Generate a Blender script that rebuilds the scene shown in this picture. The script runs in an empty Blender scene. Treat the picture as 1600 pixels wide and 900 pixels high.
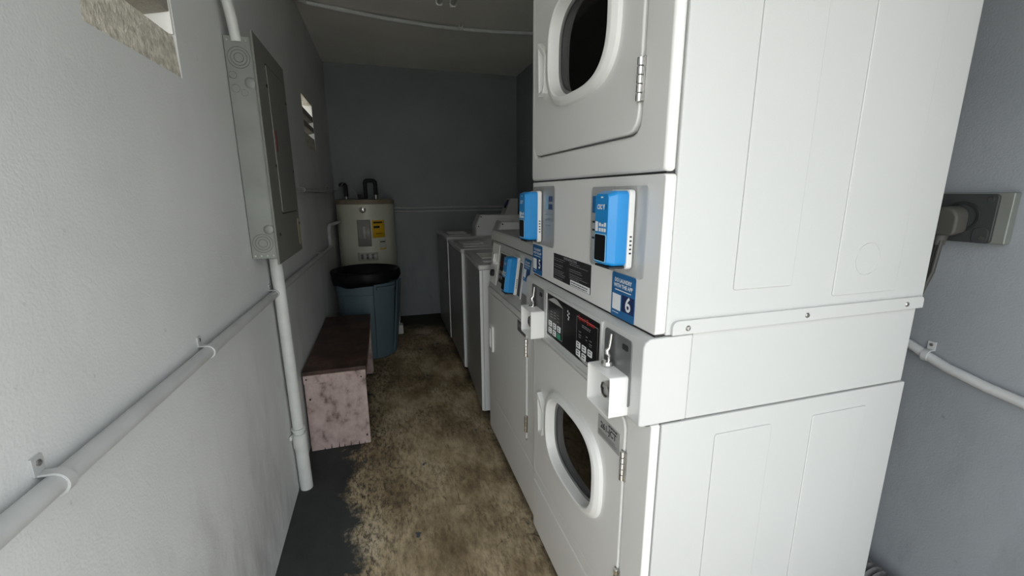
import bpy, bmesh, math, random
from mathutils import Vector, Matrix
random.seed(7)
C = bpy.context.scene.collection
sc = bpy.context.scene
# ---------------------------------------------------------------- camera
CAM = Vector((-0.4396, -0.6394, 1.2495)); YAW, PITCH, ROLL, FPX = 0.2889, -0.2179, -0.0047, 670.2
def cam_axes():
    cy, sy, cp, sp = math.cos(YAW), math.sin(YAW), math.cos(PITCH), math.sin(PITCH)
    f = Vector((sy*cp, cy*cp, sp)); r = Vector((cy, -sy, 0)); u = r.cross(f)
    cr, sr = math.cos(ROLL), math.sin(ROLL)
    return cr*r + sr*u, -sr*r + cr*u, f
cd = bpy.data.cameras.new('camera'); cam = bpy.data.objects.new('camera', cd); C.objects.link(cam)
r_, u_, f_ = cam_axes()
M4 = Matrix((r_, u_, -f_)).transposed().to_4x4(); M4.translation = CAM
cam.matrix_world = M4
cd.sensor_width = 36; cd.lens = FPX*36/1600; cd.clip_start = 0.02; cd.clip_end = 200
sc.camera = cam
# ---------------------------------------------------------------- sky, exposure
w = bpy.data.worlds.new('sky'); sc.world = w; w.use_nodes = True
nt = w.node_tree; nt.nodes.clear()
out = nt.nodes.new('ShaderNodeOutputWorld'); bg = nt.nodes.new('ShaderNodeBackground')
tc = nt.nodes.new('ShaderNodeTexCoord'); sep = nt.nodes.new('ShaderNodeSeparateXYZ'); rp = nt.nodes.new('ShaderNodeValToRGB')
nt.links.new(tc.outputs['Generated'], sep.inputs[0]); nt.links.new(sep.outputs['Z'], rp.inputs[0])
rp.color_ramp.elements[0].position = 0.0; rp.color_ramp.elements[0].color = (0.95, 0.97, 0.96, 1)
rp.color_ramp.elements[1].position = 0.9; rp.color_ramp.elements[1].color = (0.84, 0.90, 0.98, 1)
nt.links.new(rp.outputs[0], bg.inputs[0]); nt.links.new(bg.outputs[0], out.inputs[0])
bg.inputs[1].default_value = 2.75
sl_d = bpy.data.lights.new('sun', 'SUN'); sl_d.energy = 8.0; sl_d.angle = .02; sl_d.color = (1, .98, .95)
sun = bpy.data.objects.new('sun', sl_d); C.objects.link(sun); sun.rotation_euler = Vector((1.0, .22, -1.25)).to_track_quat('-Z', 'Y').to_euler()
sc.view_settings.view_transform = 'Standard'; sc.view_settings.look = 'None'
sc.view_settings.exposure = 0.14; sc.view_settings.gamma = 1.0; sc.view_settings.use_curve_mapping = False
# ---------------------------------------------------------------- helpers
class MB:
    def __init__(s): s.v = []; s.f = []
    def add(s, vs, fs):
        b = len(s.v); s.v += [tuple(p) for p in vs]; s.f += [tuple(b+i for i in f) for f in fs]; return s
    def box(s, x0, x1, y0, y1, z0, z1):
        return s.add([(x0,y0,z0),(x1,y0,z0),(x1,y1,z0),(x0,y1,z0),(x0,y0,z1),(x1,y0,z1),(x1,y1,z1),(x0,y1,z1)],
                     [(0,3,2,1),(4,5,6,7),(0,1,5,4),(1,2,6,5),(2,3,7,6),(3,0,4,7)])
    def _p(s, ax, a, q):
        return (a,q[0],q[1]) if ax == 'x' else (q[0],a,q[1]) if ax == 'y' else (q[0],q[1],a)
    def prism(s, poly, ax, a, b, poly2=None):
        n = len(poly); poly2 = poly2 or poly
        return s.add([s._p(ax,a,q) for q in poly]+[s._p(ax,b,q) for q in poly2],
                     [tuple(range(n-1,-1,-1)), tuple(range(n,2*n))]+[(i,(i+1)%n,n+(i+1)%n,n+i) for i in range(n)])
    def ring(s, outer, inner, ax, a, b, outer2=None, inner2=None):
        n = len(outer); o2 = outer2 or outer; i2 = inner2 or inner
        vs = [s._p(ax,a,q) for q in outer]+[s._p(ax,a,q) for q in inner]+[s._p(ax,b,q) for q in o2]+[s._p(ax,b,q) for q in i2]
        fs = []
        for i in range(n):
            j = (i+1)%n
            fs += [(i,j,n+j,n+i),(2*n+i,3*n+i,3*n+j,2*n+j),(i,2*n+i,2*n+j,j),(n+i,n+j,3*n+j,3*n+i)]
        return s.add(vs, fs)
    def tube(s, pts, r, n=12, rs=None):
        pts = [Vector(p) for p in pts]; vs = []; m = len(pts); up = None
        for i, p in enumerate(pts):
            t = (pts[min(i+1,m-1)]-pts[max(i-1,0)]).normalized()
            if up is None: up = Vector((0,0,1)) if abs(t.z) < .9 else Vector((1,0,0))
            a = t.cross(up).normalized(); b = a.cross(t).normalized(); up = b
            rr = rs[i] if rs else r
            vs += [p+rr*(math.cos(2*math.pi*k/n)*a+math.sin(2*math.pi*k/n)*b) for k in range(n)]
        fs = [tuple(range(n-1,-1,-1)), tuple((m-1)*n+k for k in range(n))]
        for i in range(m-1):
            for k in range(n): fs.append((i*n+k, i*n+(k+1)%n, (i+1)*n+(k+1)%n, (i+1)*n+k))
        return s.add(vs, fs)
    def lathe(s, prof, c=(0,0,0), n=48, ax='z', fn=None):
        vs = []; m = len(prof)
        for i,(r,h) in enumerate(prof):
            for k in range(n):
                a = 2*math.pi*k/n; rr, hh = (fn(i,a,r,h) if fn else (r,h))
                d = (rr*math.cos(a), rr*math.sin(a))
                p = (d[0],d[1],hh) if ax == 'z' else (hh,d[0],d[1]) if ax == 'x' else (d[0],hh,d[1])
                vs.append((p[0]+c[0],p[1]+c[1],p[2]+c[2]))
        fs = [(i*n+k, i*n+(k+1)%n, (i+1)*n+(k+1)%n, (i+1)*n+k) for i in range(m-1) for k in range(n)]
        if prof[0][0] > 1e-4: fs.append(tuple(range(n-1,-1,-1)))
        if prof[-1][0] > 1e-4: fs.append(tuple((m-1)*n+k for k in range(n)))
        return s.add(vs, fs)
    def sheet(s, fn, nu, nv):
        vs = [fn(i/nu, j/nv) for j in range(nv+1) for i in range(nu+1)]
        return s.add(vs, [(j*(nu+1)+i, j*(nu+1)+i+1, (j+1)*(nu+1)+i+1, (j+1)*(nu+1)+i) for j in range(nv) for i in range(nu)])
    def xf(s, fn): s.v = [tuple(fn(*p)) for p in s.v]; return s
def origin(o):
    v = Vector((0,0,0))
    while o is not None: v = v + o.location; o = o.parent
    return v
def obj(name, mb, mat, parent=None, bev=0, seg=2, base=None, sharp=0.6, label=None, solid=0):
    me = bpy.data.meshes.new(name)
    off = origin(parent) if parent else Vector(base or (0,0,0))
    me.from_pydata([tuple(Vector(p)-off) for p in mb.v], [], mb.f)
    bm = bmesh.new(); bm.from_mesh(me); bmesh.ops.remove_doubles(bm, verts=bm.verts, dist=1e-6)
    bmesh.ops.recalc_face_normals(bm, faces=bm.faces); bm.to_mesh(me); bm.free()
    for p in me.polygons: p.use_smooth = True
    me.set_sharp_from_angle(angle=sharp)
    me.materials.append(mat)
    o = bpy.data.objects.new(name, me); C.objects.link(o)
    if parent: o.parent = parent
    else: o.location = off
    if solid:
        s_ = o.modifiers.new('solid','SOLIDIFY'); s_.thickness = solid; s_.offset = 0
    if bev:
        b = o.modifiers.new('bevel','BEVEL'); b.width = bev; b.segments = seg; b.limit_method = 'ANGLE'; b.angle_limit = .7; b.harden_normals = True
    if label: o['label'] = label
    return o
def thing(name, label, cat, loc, group=None):
    o = bpy.data.objects.new(name, None); C.objects.link(o); o.location = loc; o.empty_display_size = .05
    o['label'] = label; o['category'] = cat
    if group: o['group'] = group
    return o
def tag(o, label, cat, group=None):
    o['label'] = label; o['category'] = cat
    if group: o['group'] = group
    return o
def struct(o): o['kind'] = 'structure'; return o
def rrect(a0, a1, b0, b1, r, n=5):
    rs = r if isinstance(r, (tuple, list)) else (r,)*4       # corners: (a0,b0),(a1,b0),(a1,b1),(a0,b1)
    pts = []
    for (cx, cy, st, q) in ((a0+rs[0], b0+rs[0], 180, rs[0]), (a1-rs[1], b0+rs[1], 270, rs[1]), (a1-rs[2], b1-rs[2], 0, rs[2]), (a0+rs[3], b1-rs[3], 90, rs[3])):
        if q < 1e-5: pts.append((cx, cy)); continue
        for k in range(n+1):
            t = math.radians(st+90*k/n); pts.append((cx+q*math.cos(t), cy+q*math.sin(t)))
    return pts
def sell(cx, cy, a, b, e=3.2, n=96):
    o = []
    for k in range(n):
        t = 2*math.pi*k/n; c, s = math.cos(t), math.sin(t)
        o.append((cx+a*math.copysign(abs(c)**(2/e), c), cy+b*math.copysign(abs(s)**(2/e), s)))
    return o
def match(poly, inner, c):
    res = []
    for q in inner:
        dx, dy = q[0]-c[0], q[1]-c[1]; best = None
        for i in range(len(poly)):
            (x1,y1),(x2,y2) = poly[i], poly[(i+1)%len(poly)]
            ex, ey = x2-x1, y2-y1; den = dx*ey-dy*ex
            if abs(den) < 1e-12: continue
            t = ((x1-c[0])*ey-(y1-c[1])*ex)/den; u = ((x1-c[0])*dy-(y1-c[1])*dx)/den
            if t > 0 and -1e-9 <= u <= 1+1e-9 and (best is None or t < best): best = t
        res.append((c[0]+dx*best, c[1]+dy*best))
    return res
def circ(cx, cy, r, n=24): return [(cx+r*math.cos(2*math.pi*k/n), cy+r*math.sin(2*math.pi*k/n)) for k in range(n)]
def text_mb(txt, size, mapf, width=None, bold=0.0, align='CENTER', shear=0):
    """flat lettering: mapf(u, v) -> world point"""
    cu = bpy.data.curves.new('t', 'FONT'); cu.body = txt; cu.size = size; cu.align_x = align; cu.align_y = 'CENTER'
    cu.resolution_u = 4; cu.offset = bold; cu.shear = shear
    o = bpy.data.objects.new('t', cu); C.objects.link(o)
    dg = bpy.context.evaluated_depsgraph_get(); dg.update()
    me = bpy.data.meshes.new_from_object(o.evaluated_get(dg))
    xs = [v.co.x for v in me.vertices] or [0]; k = 1
    if width and max(xs)-min(xs) > 1e-6: k = width/(max(xs)-min(xs))
    mb = MB(); mb.add([mapf(v.co.x*k, v.co.y) for v in me.vertices], [tuple(p.vertices) for p in me.polygons])
    bpy.data.objects.remove(o); bpy.data.curves.remove(cu); bpy.data.meshes.remove(me)
    return mb
# ---------------------------------------------------------------- materials
def nodes(name):
    m = bpy.data.materials.new(name); m.use_nodes = True; t = m.node_tree
    return m, t, t.nodes['Principled BSDF']
def mk(name, col, rough=.5, metal=0, var=0, vs=4, bump=0, bs=60, coat=0, col2=None, detail=4, spec=.5):
    m, t, p = nodes(name)
    p.inputs['Base Color'].default_value = (*col, 1); p.inputs['Roughness'].default_value = rough; p.inputs['Metallic'].default_value = metal
    p.inputs['Coat Weight'].default_value = coat; p.inputs['Specular IOR Level'].default_value = spec
    tcn = t.nodes.new('ShaderNodeTexCoord')
    if var or col2:
        n = t.nodes.new('ShaderNodeTexNoise'); n.inputs['Scale'].default_value = vs; n.inputs['Detail'].default_value = detail
        t.links.new(tcn.outputs['Object'], n.inputs['Vector'])
        r = t.nodes.new('ShaderNodeValToRGB'); r.color_ramp.elements[0].position = .3; r.color_ramp.elements[1].position = .7
        c2 = col2 or tuple(c*(1-var) for c in col)
        r.color_ramp.elements[0].color = (*c2, 1); r.color_ramp.elements[1].color = (*col, 1)
        t.links.new(n.outputs[0], r.inputs[0]); t.links.new(r.outputs[0], p.inputs['Base Color'])
    if bump:
        n = t.nodes.new('ShaderNodeTexNoise'); n.inputs['Scale'].default_value = bs; n.inputs['Detail'].default_value = 3
        t.links.new(tcn.outputs['Object'], n.inputs['Vector'])
        b = t.nodes.new('ShaderNodeBump'); b.inputs['Strength'].default_value = bump; b.inputs['Distance'].default_value = .004
        t.links.new(n.outputs[0], b.inputs['Height']); t.links.new(b.outputs[0], p.inputs['Normal'])
    return m
def N(t, kind, **kw):
    n = t.nodes.new(kind)
    for k, v in kw.items():
        if k in n.inputs: n.inputs[k].default_value = v
        else: setattr(n, k, v)
    return n
def ramp(t, src, stops):
    r = t.nodes.new('ShaderNodeValToRGB'); e = r.color_ramp.elements
    while len(e) < len(stops): e.new(.5)
    for i, (pos, c) in enumerate(stops):
        e[i].position = pos; e[i].color = (*c, 1) if isinstance(c, tuple) else (c, c, c, 1)
    t.links.new(src, r.inputs[0]); return r.outputs[0]
def mix(t, fac, a, b, mode='MIX'):
    m = t.nodes.new('ShaderNodeMix'); m.data_type = 'RGBA'; m.blend_type = mode
    for s, i in ((fac, 0), (a, 6), (b, 7)):
        if hasattr(s, 'links'): t.links.new(s, m.inputs[i])
        elif i == 0: m.inputs[0].default_value = s
        else: m.inputs[i].default_value = (*s, 1)
    return m.outputs[2]
def wall_mat(name, base, dark, scuff_axis=True, bumps=.28):
    m, t, p = nodes(name); tcn = N(t, 'ShaderNodeTexCoord'); V = tcn.outputs['Object']
    n1 = N(t, 'ShaderNodeTexNoise', Scale=2.2, Detail=5.0); t.links.new(V, n1.inputs['Vector'])
    col = ramp(t, n1.outputs[0], [(.35, dark), (.62, base)])
    # grime: vertical drips and rubs, stronger near the floor
    mp = N(t, 'ShaderNodeMapping'); mp.inputs['Scale'].default_value = (5, 5, 1.6); t.links.new(V, mp.inputs['Vector'])
    n2 = N(t, 'ShaderNodeTexNoise', Scale=1.0, Detail=8.0, Roughness=.7); t.links.new(mp.outputs[0], n2.inputs['Vector'])
    g = ramp(t, n2.outputs[0], [(.49, 0.0), (.70, 1.0)])
    sx = N(t, 'ShaderNodeSeparateXYZ'); t.links.new(V, sx.inputs[0])
    hz = ramp(t, sx.outputs['Z'], [(.15, 1.0), (.95, 0.0)])
    mu = N(t, 'ShaderNodeMath', operation='MULTIPLY'); t.links.new(g, mu.inputs[0]); t.links.new(hz, mu.inputs[1])
    mu2 = N(t, 'ShaderNodeMath', operation='MULTIPLY'); t.links.new(mu.outputs[0], mu2.inputs[0]); mu2.inputs[1].default_value = .62
    col = mix(t, mu2.outputs[0], col, tuple(c*.38 for c in base))
    n5 = N(t, 'ShaderNodeTexNoise', Scale=23.0, Detail=6.0, Roughness=.6); t.links.new(V, n5.inputs['Vector'])
    sp = ramp(t, n5.outputs[0], [(.70, 0.0), (.76, .6)])
    col = mix(t, sp, col, tuple(c*.45 for c in base))
    t.links.new(col, p.inputs['Base Color']); p.inputs['Roughness'].default_value = .62
    n3 = N(t, 'ShaderNodeTexNoise', Scale=230.0, Detail=5.0); t.links.new(V, n3.inputs['Vector'])
    n4 = N(t, 'ShaderNodeTexNoise', Scale=14.0, Detail=5.0, Distortion=1.2); t.links.new(V, n4.inputs['Vector'])
    a = N(t, 'ShaderNodeMath', operation='MULTIPLY_ADD'); t.links.new(n4.outputs[0], a.inputs[0]); a.inputs[1].default_value = 1.3; t.links.new(n3.outputs[0], a.inputs[2])
    b = N(t, 'ShaderNodeBump', Strength=bumps, Distance=.0026); t.links.new(a.outputs[0], b.inputs['Height']); t.links.new(b.outputs[0], p.inputs['Normal'])
    return m
def floor_mat():
    m, t, p = nodes('painted_concrete_floor'); tcn = N(t, 'ShaderNodeTexCoord'); V = tcn.outputs['Object']
    mp = N(t, 'ShaderNodeMapping'); mp.inputs['Scale'].default_value = (1.3, .7, 1); t.links.new(V, mp.inputs['Vector'])
    n1 = N(t, 'ShaderNodeTexNoise', Scale=3.0, Detail=9.0, Roughness=.68); t.links.new(mp.outputs[0], n1.inputs['Vector'])
    tan = ramp(t, n1.outputs[0], [(.32, (.10,.066,.034)), (.45, (.34,.26,.155)), (.56, (.58,.465,.30)), (.70, (.74,.64,.47))])
    # fine worn speckle along the room
    mp2 = N(t, 'ShaderNodeMapping'); mp2.inputs['Scale'].default_value = (60, 22, 1); mp2.inputs['Rotation'].default_value = (0,0,.5); t.links.new(V, mp2.inputs['Vector'])
    n2 = N(t, 'ShaderNodeTexNoise', Scale=1.0, Detail=9.0, Roughness=.85); t.links.new(mp2.outputs[0], n2.inputs['Vector'])
    s = ramp(t, n2.outputs[0], [(.47, 0.0), (.60, 1.0)])
    n6 = N(t, 'ShaderNodeTexNoise', Scale=2.4, Detail=3.0); t.links.new(V, n6.inputs['Vector'])
    s2 = ramp(t, n6.outputs[0], [(.38, .30), (.60, .95)])
    mm = N(t, 'ShaderNodeMath', operation='MULTIPLY'); t.links.new(s, mm.inputs[0]); t.links.new(s2, mm.inputs[1])
    tan = mix(t, mm.outputs[0], tan, (.085,.06,.04))
    mp3 = N(t, 'ShaderNodeMapping'); mp3.inputs['Scale'].default_value = (75, 9, 1); mp3.inputs['Rotation'].default_value = (0,0,-.12); t.links.new(V, mp3.inputs['Vector'])
    n7 = N(t, 'ShaderNodeTexNoise', Scale=1.0, Detail=7.0, Roughness=.6); t.links.new(mp3.outputs[0], n7.inputs['Vector'])
    st = ramp(t, n7.outputs[0], [(.60, 0.0), (.70, .75)])
    tan = mix(t, st, tan, (.10,.072,.045))
    # bare grey paint: strip by the left wall, patches; darker brown along the machines and at the back
    sx = N(t, 'ShaderNodeSeparateXYZ'); t.links.new(V, sx.inputs[0])
    n3 = N(t, 'ShaderNodeTexNoise', Scale=3.0, Detail=12.0, Roughness=.74); t.links.new(V, n3.inputs['Vector'])
    def band(edge0, edge1, amp, axis='X', inv=False):
        a = N(t, 'ShaderNodeMath', operation='MULTIPLY_ADD'); t.links.new(n3.outputs[0], a.inputs[0]); a.inputs[1].default_value = amp; t.links.new(sx.outputs[axis], a.inputs[2])
        r = N(t, 'ShaderNodeMapRange'); t.links.new(a.outputs[0], r.inputs[0])
        r.inputs[1].default_value = edge0+amp*.5; r.inputs[2].default_value = edge1+amp*.5
        r.inputs[3].default_value = 0 if inv else 1; r.inputs[4].default_value = 1 if inv else 0
        r.clamp = True; return r.outputs[0]
    left = band(-.66, -.60, .62); trans = band(-.60, -.38, .62)
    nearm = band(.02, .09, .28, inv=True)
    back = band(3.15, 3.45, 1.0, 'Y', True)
    grey = ramp(t, n1.outputs[0], [(.3, (.022,.024,.025)), (.7, (.060,.063,.062))])
    tr2 = N(t, 'ShaderNodeMath', operation='MULTIPLY'); t.links.new(trans, tr2.inputs[0]); t.links.new(s, tr2.inputs[1])
    c = mix(t, tr2.outputs[0], tan, (.028,.025,.020))
    c = mix(t, left, c, grey)
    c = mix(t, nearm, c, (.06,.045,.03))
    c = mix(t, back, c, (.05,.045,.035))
    n4 = N(t, 'ShaderNodeTexNoise', Scale=11.0, Detail=4.0); t.links.new(V, n4.inputs['Vector'])
    chips = ramp(t, n4.outputs[0], [(.69, 0.0), (.71, 1.0)])
    c = mix(t, chips, c, (.07,.085,.11))
    vo = N(t, 'ShaderNodeTexVoronoi', feature='DISTANCE_TO_EDGE'); vo.inputs['Scale'].default_value = .9
    wv = N(t, 'ShaderNodeTexNoise', Scale=4.0, Detail=5.0); t.links.new(V, wv.inputs['Vector'])
    vm = N(t, 'ShaderNodeVectorMath', operation='MULTIPLY_ADD'); t.links.new(wv.outputs['Color'], vm.inputs[0]); vm.inputs[1].default_value = (.35,.35,0); t.links.new(V, vm.inputs[2])
    t.links.new(vm.outputs[0], vo.inputs['Vector'])
    cr = ramp(t, vo.outputs['Distance'], [(.0, .8), (.005, 0.0)])
    gate = ramp(t, n3.outputs[0], [(.50, 0.0), (.54, 1.0)])
    cg = N(t, 'ShaderNodeMath', operation='MULTIPLY'); t.links.new(cr, cg.inputs[0]); t.links.new(gate, cg.inputs[1])
    c = mix(t, cg.outputs[0], c, (.02,.016,.012))
    t.links.new(c, p.inputs['Base Color']); p.inputs['Roughness'].default_value = .72; p.inputs['Specular IOR Level'].default_value = .3
    b = N(t, 'ShaderNodeBump', Strength=.7, Distance=.004); t.links.new(n2.outputs[0], b.inputs['Height']); t.links.new(b.outputs[0], p.inputs['Normal'])
    return m
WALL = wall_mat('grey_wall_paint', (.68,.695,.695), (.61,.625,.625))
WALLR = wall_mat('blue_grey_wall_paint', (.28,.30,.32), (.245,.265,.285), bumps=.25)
WALLB = wall_mat('dimmed_grey_wall_paint', (.27,.295,.31), (.24,.26,.275), bumps=.25)  # grey darkened further to make up for light falling off towards the back
CEIL = mk('ceiling_paint', (.90,.88,.81), .6, var=.12, vs=2, bump=.15, bs=40)
FLOOR = floor_mat()
ROUGHC = mk('rough_concrete', (.82,.78,.68), .85, col2=(.42,.39,.33), vs=70, bump=1.0, bs=190, detail=6)
VENTW = mk('white_vent_reveal', (.88,.88,.86), .8)
SLATC = mk('shaded_vent_slat', (.34,.32,.28), .85, var=.2, vs=30, bump=.6, bs=120)  # white slats; the shade on their unlit inner faces is put into the colour
WHITEC = mk('white_painted_concrete', (.75,.75,.72), .8, var=.2, vs=20, bump=.4, bs=80)
ENAMEL = mk('white_enamel', (.57,.575,.565), .24, var=.03, vs=3, bump=.035, bs=220, coat=.15)  # same white as the fronts, lowered for its strongly lit near ends
SIDE = mk('white_enamel_side_dimmed', (.55,.56,.55), .33, var=.03, vs=2, bump=.05, bs=260)  # same white as the fronts, colour lowered where daylight falls full on
FASCIA = mk('white_appliance_front_lifted', (.78,.775,.755), .30, var=.03, vs=3, bump=.03, bs=220)  # same white as the sides, colour lifted because the fronts lie in shade
PLWHITE = mk('white_plastic', (.84,.84,.82), .3)
SEAL = mk('dark_seam', (.02,.02,.02), .7)
CHROME = mk('chrome', (.75,.74,.72), .12, 1.0)
STEEL = mk('worn_steel', (.48,.47,.45), .35, 1.0, var=.3, vs=40)
DRUM = mk('drum_steel', (.42,.42,.42), .45, .6, var=.4, vs=18)
BLACK = mk('black_overlay', (.008,.008,.009), .35, spec=.2)
BLACKM = mk('black_print', (.018,.018,.02), .5)
PLATEG = mk('grey_steel_plate', (.22,.225,.23), .42, .6, var=.12, vs=8)
BLUE = mk('reader_blue', (.012,.25,.62), .28, coat=.3)
BLUED = mk('sticker_blue', (.015,.13,.33), .4)
NAVY = mk('sticker_navy', (.01,.025,.10), .4)
SKYB = mk('screen_border', (.32,.62,.85), .3)
PRINTW = mk('white_print', (.82,.84,.85), .5)
PRINTG = mk('grey_print', (.30,.31,.32), .5)
RED = mk('red_print', (.55,.03,.02), .5)
GREEN = mk('green_button', (.02,.26,.15), .4)
GRAYP = mk('silver_label', (.46,.46,.45), .45, .2)
EPANEL = mk('galvanised_grey', (.25,.265,.245), .45, .3, var=.16, vs=9, bump=.08, bs=40)
ECOVER = mk('painted_grey_cover', (.17,.175,.155), .5, .1, var=.1, vs=6)
PIPE = mk('painted_conduit', (.50,.51,.51), .45, var=.14, vs=12, bump=.15, bs=60)
PVC = mk('pvc_pipe_grey', (.66,.68,.66), .42, var=.14, vs=14, bump=.1, bs=50)
HEAT = mk('beige_heater_enamel', (.60,.60,.50), .35, var=.05, vs=5)
HTOP = mk('heater_top_band', (.30,.25,.18), .55, var=.3, vs=14)
HGREY = mk('heater_access_plate', (.30,.29,.27), .4)
YEL = mk('yellow_label', (.75,.45,.02), .5, var=.15, vs=20)
TRASH = mk('blue_grey_plastic', (.10,.15,.18), .45, var=.12, vs=7)
BAG = mk('black_bag', (.004,.004,.005), .5, bump=.8, bs=22, spec=.25)
WFRONT = mk('grey_washer_front', (.27,.28,.28), .3, var=.06, vs=3)
WSIDE = mk('white_washer_enamel', (.86,.87,.87), .3)
RUBBER = mk('black_insulation', (.012,.012,.013), .7, bump=.3, bs=40)
CORD = mk('grey_cord', (.055,.055,.05), .55)
PLUG = mk('grey_plug', (.075,.072,.064), .6, var=.1, vs=20)
COVERD = mk('dark_grey_cover', (.045,.05,.05), .5, .1, var=.15, vs=20)
DUCT = mk('dusty_foil_duct', (.22,.22,.22), .6, .3, var=.4, vs=60)
LAMPW = mk('lamp_tube_off', (.45,.45,.42), .3)
def wood(name, c1, c2, c3, sc_=(3,14,14), thr=(.35,.5,.66), rough=.6):
    m, t, p = nodes(name); tcn = N(t, 'ShaderNodeTexCoord')
    mp = N(t, 'ShaderNodeMapping'); mp.inputs['Scale'].default_value = sc_; t.links.new(tcn.outputs['Object'], mp.inputs['Vector'])
    n = N(t, 'ShaderNodeTexNoise', Scale=1.0, Detail=8.0, Roughness=.7); t.links.new(mp.outputs[0], n.inputs['Vector'])
    t.links.new(ramp(t, n.outputs[0], [(thr[0],c1),(thr[1],c2),(thr[2],c3)]), p.inputs['Base Color']); p.inputs['Roughness'].default_value = rough
    b = N(t, 'ShaderNodeBump', Strength=.3, Distance=.003); t.links.new(n.outputs[0], b.inputs['Height']); t.links.new(b.outputs[0], p.inputs['Normal'])
    return m
PINK = wood('worn_pink_paint', (.09,.06,.055), (.42,.32,.295), (.58,.47,.45), (11,11,8), (.34,.46,.66))
WTOP = wood('stained_plywood', (.016,.009,.007), (.055,.028,.020), (.12,.065,.05), (9,7,9), rough=.5)
WEDGE = wood('bare_plywood_edge', (.09,.05,.03), (.2,.11,.07), (.28,.16,.10), (9,9,60))
def glass_mat(name, col, alpha, rough=.03):
    m, t, p = nodes(name); o = t.nodes['Material Output']
    tr = N(t, 'ShaderNodeBsdfTransparent'); tr.inputs[0].default_value = (*col, 1)
    gl = N(t, 'ShaderNodeBsdfGlossy'); gl.inputs['Roughness'].default_value = rough
    fr = N(t, 'ShaderNodeFresnel'); fr.inputs[0].default_value = 1.15 if alpha else 1.36
    mx = N(t, 'ShaderNodeMixShader'); t.links.new(fr.outputs[0], mx.inputs[0]); t.links.new(tr.outputs[0], mx.inputs[1]); t.links.new(gl.outputs[0], mx.inputs[2])
    if alpha:
        df = N(t, 'ShaderNodeBsdfDiffuse'); df.inputs[0].default_value = (.8,.82,.82,1)
        m2 = N(t, 'ShaderNodeMixShader'); m2.inputs[0].default_value = alpha; t.links.new(mx.outputs[0], m2.inputs[1]); t.links.new(df.outputs[0], m2.inputs[2])
        t.links.new(m2.outputs[0], o.inputs[0])
    else: t.links.new(mx.outputs[0], o.inputs[0])
    return m
GLASS = glass_mat('door_glass', (.42,.44,.45), 0)
CLEAR = glass_mat('clear_vinyl', (.99,.99,.99), .16, .3)
# ---------------------------------------------------------------- setting
XL, XR, YB, YF, YR, H, T = -.864, .944, 3.82, -.70, -.70, 2.395, .15
struct(obj('floor', MB().box(XL-T, XR+T, YF-.1, YB+T, -.12, 0), FLOOR))
struct(obj('ceiling', MB().box(XL-T, XR+T, YF, YB+T, H, H+.15), CEIL))
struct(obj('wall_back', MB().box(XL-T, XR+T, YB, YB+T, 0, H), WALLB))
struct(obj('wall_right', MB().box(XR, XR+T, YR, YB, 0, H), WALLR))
V1 = (.257, .613, 1.513, 1.868); V2 = (2.385, 2.835, 1.54, 1.868)
wl = MB()
def wseg(y0, y1, z0, z1): wl.box(XL-T, XL, y0, y1, z0, z1)
wseg(YF, V1[0], 0, H); wseg(V1[0], V1[1], 0, V1[2]); wseg(V1[0], V1[1], V1[3], H)
wseg(V1[1], V2[0], 0, H); wseg(V2[0], V2[1], 0, V2[2]); wseg(V2[0], V2[1], V2[3], H); wseg(V2[1], YB, 0, H)
struct(obj('wall_left', wl, WALL, sharp=.3))
struct(obj('shade_frame_1', MB().box(XL-T, XR+T, YF-.15, YF, 2.0, H+.15).box(.72, XR+T, YF-.15, YF, 0, 2.0), WHITEC))       # unseen lintel and right jamb, added to shade the upper right wall
struct(obj('ground', MB().box(-30, 30, -40, YF-.1, -.14, -.02).box(-30, XL-T, YF-.1, 30, -.14, -.02).box(XR+T, 30, YF-.1, 30, -.14, -.02), mk('outdoor_concrete', (.40,.39,.36), .9, var=.15, vs=1)))
# louvred vent blocks
def vent(V, label):
    y0, y1, z0, z1 = V
    v = thing('vent_block', label, 'vent', (XL-.07, (y0+y1)/2, z0), 'louvred concrete vents high on the left wall')
    e = .004; x1 = XL-.001; x0 = XL-T+.01
    # frame ends
    obj('frame_side', MB().box(x0, x1, y0, y0+.012, z0+.09, z1-.02), VENTW, v)
    obj('frame_side', MB().box(x0, x1, y1-.012, y1, z0+.09, z1-.02), VENTW, v)
    obj('frame_head', MB().box(x0, x1, y0, y1, z1-.02, z1), ROUGHC, v, .002)
    obj('sill', MB().prism([(x1, z0), (x1-.004, z0+.088), (x0, z0+.055), (x0, z0)], 'y', y0+.001, y1-.001), ROUGHC, v, .002)
    n = 3; pitch = (z1-.02-(z0+.088))/n
    for k in range(n-1):
        zc = z0+.088+pitch*(k+1)
        obj('slat', MB().prism([(x1, zc-.036), (x1, zc), (x0, zc-.030), (x0, zc-.066)], 'y', y0+.012, y1-.012), SLATC, v, .003)
    return v
vent(V1, 'rough concrete louvre vent cut off by the top left of the photo, nearest the viewer')
vent(V2, 'small louvred vent with lit slots on the left wall, beyond the electrical panel')
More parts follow.
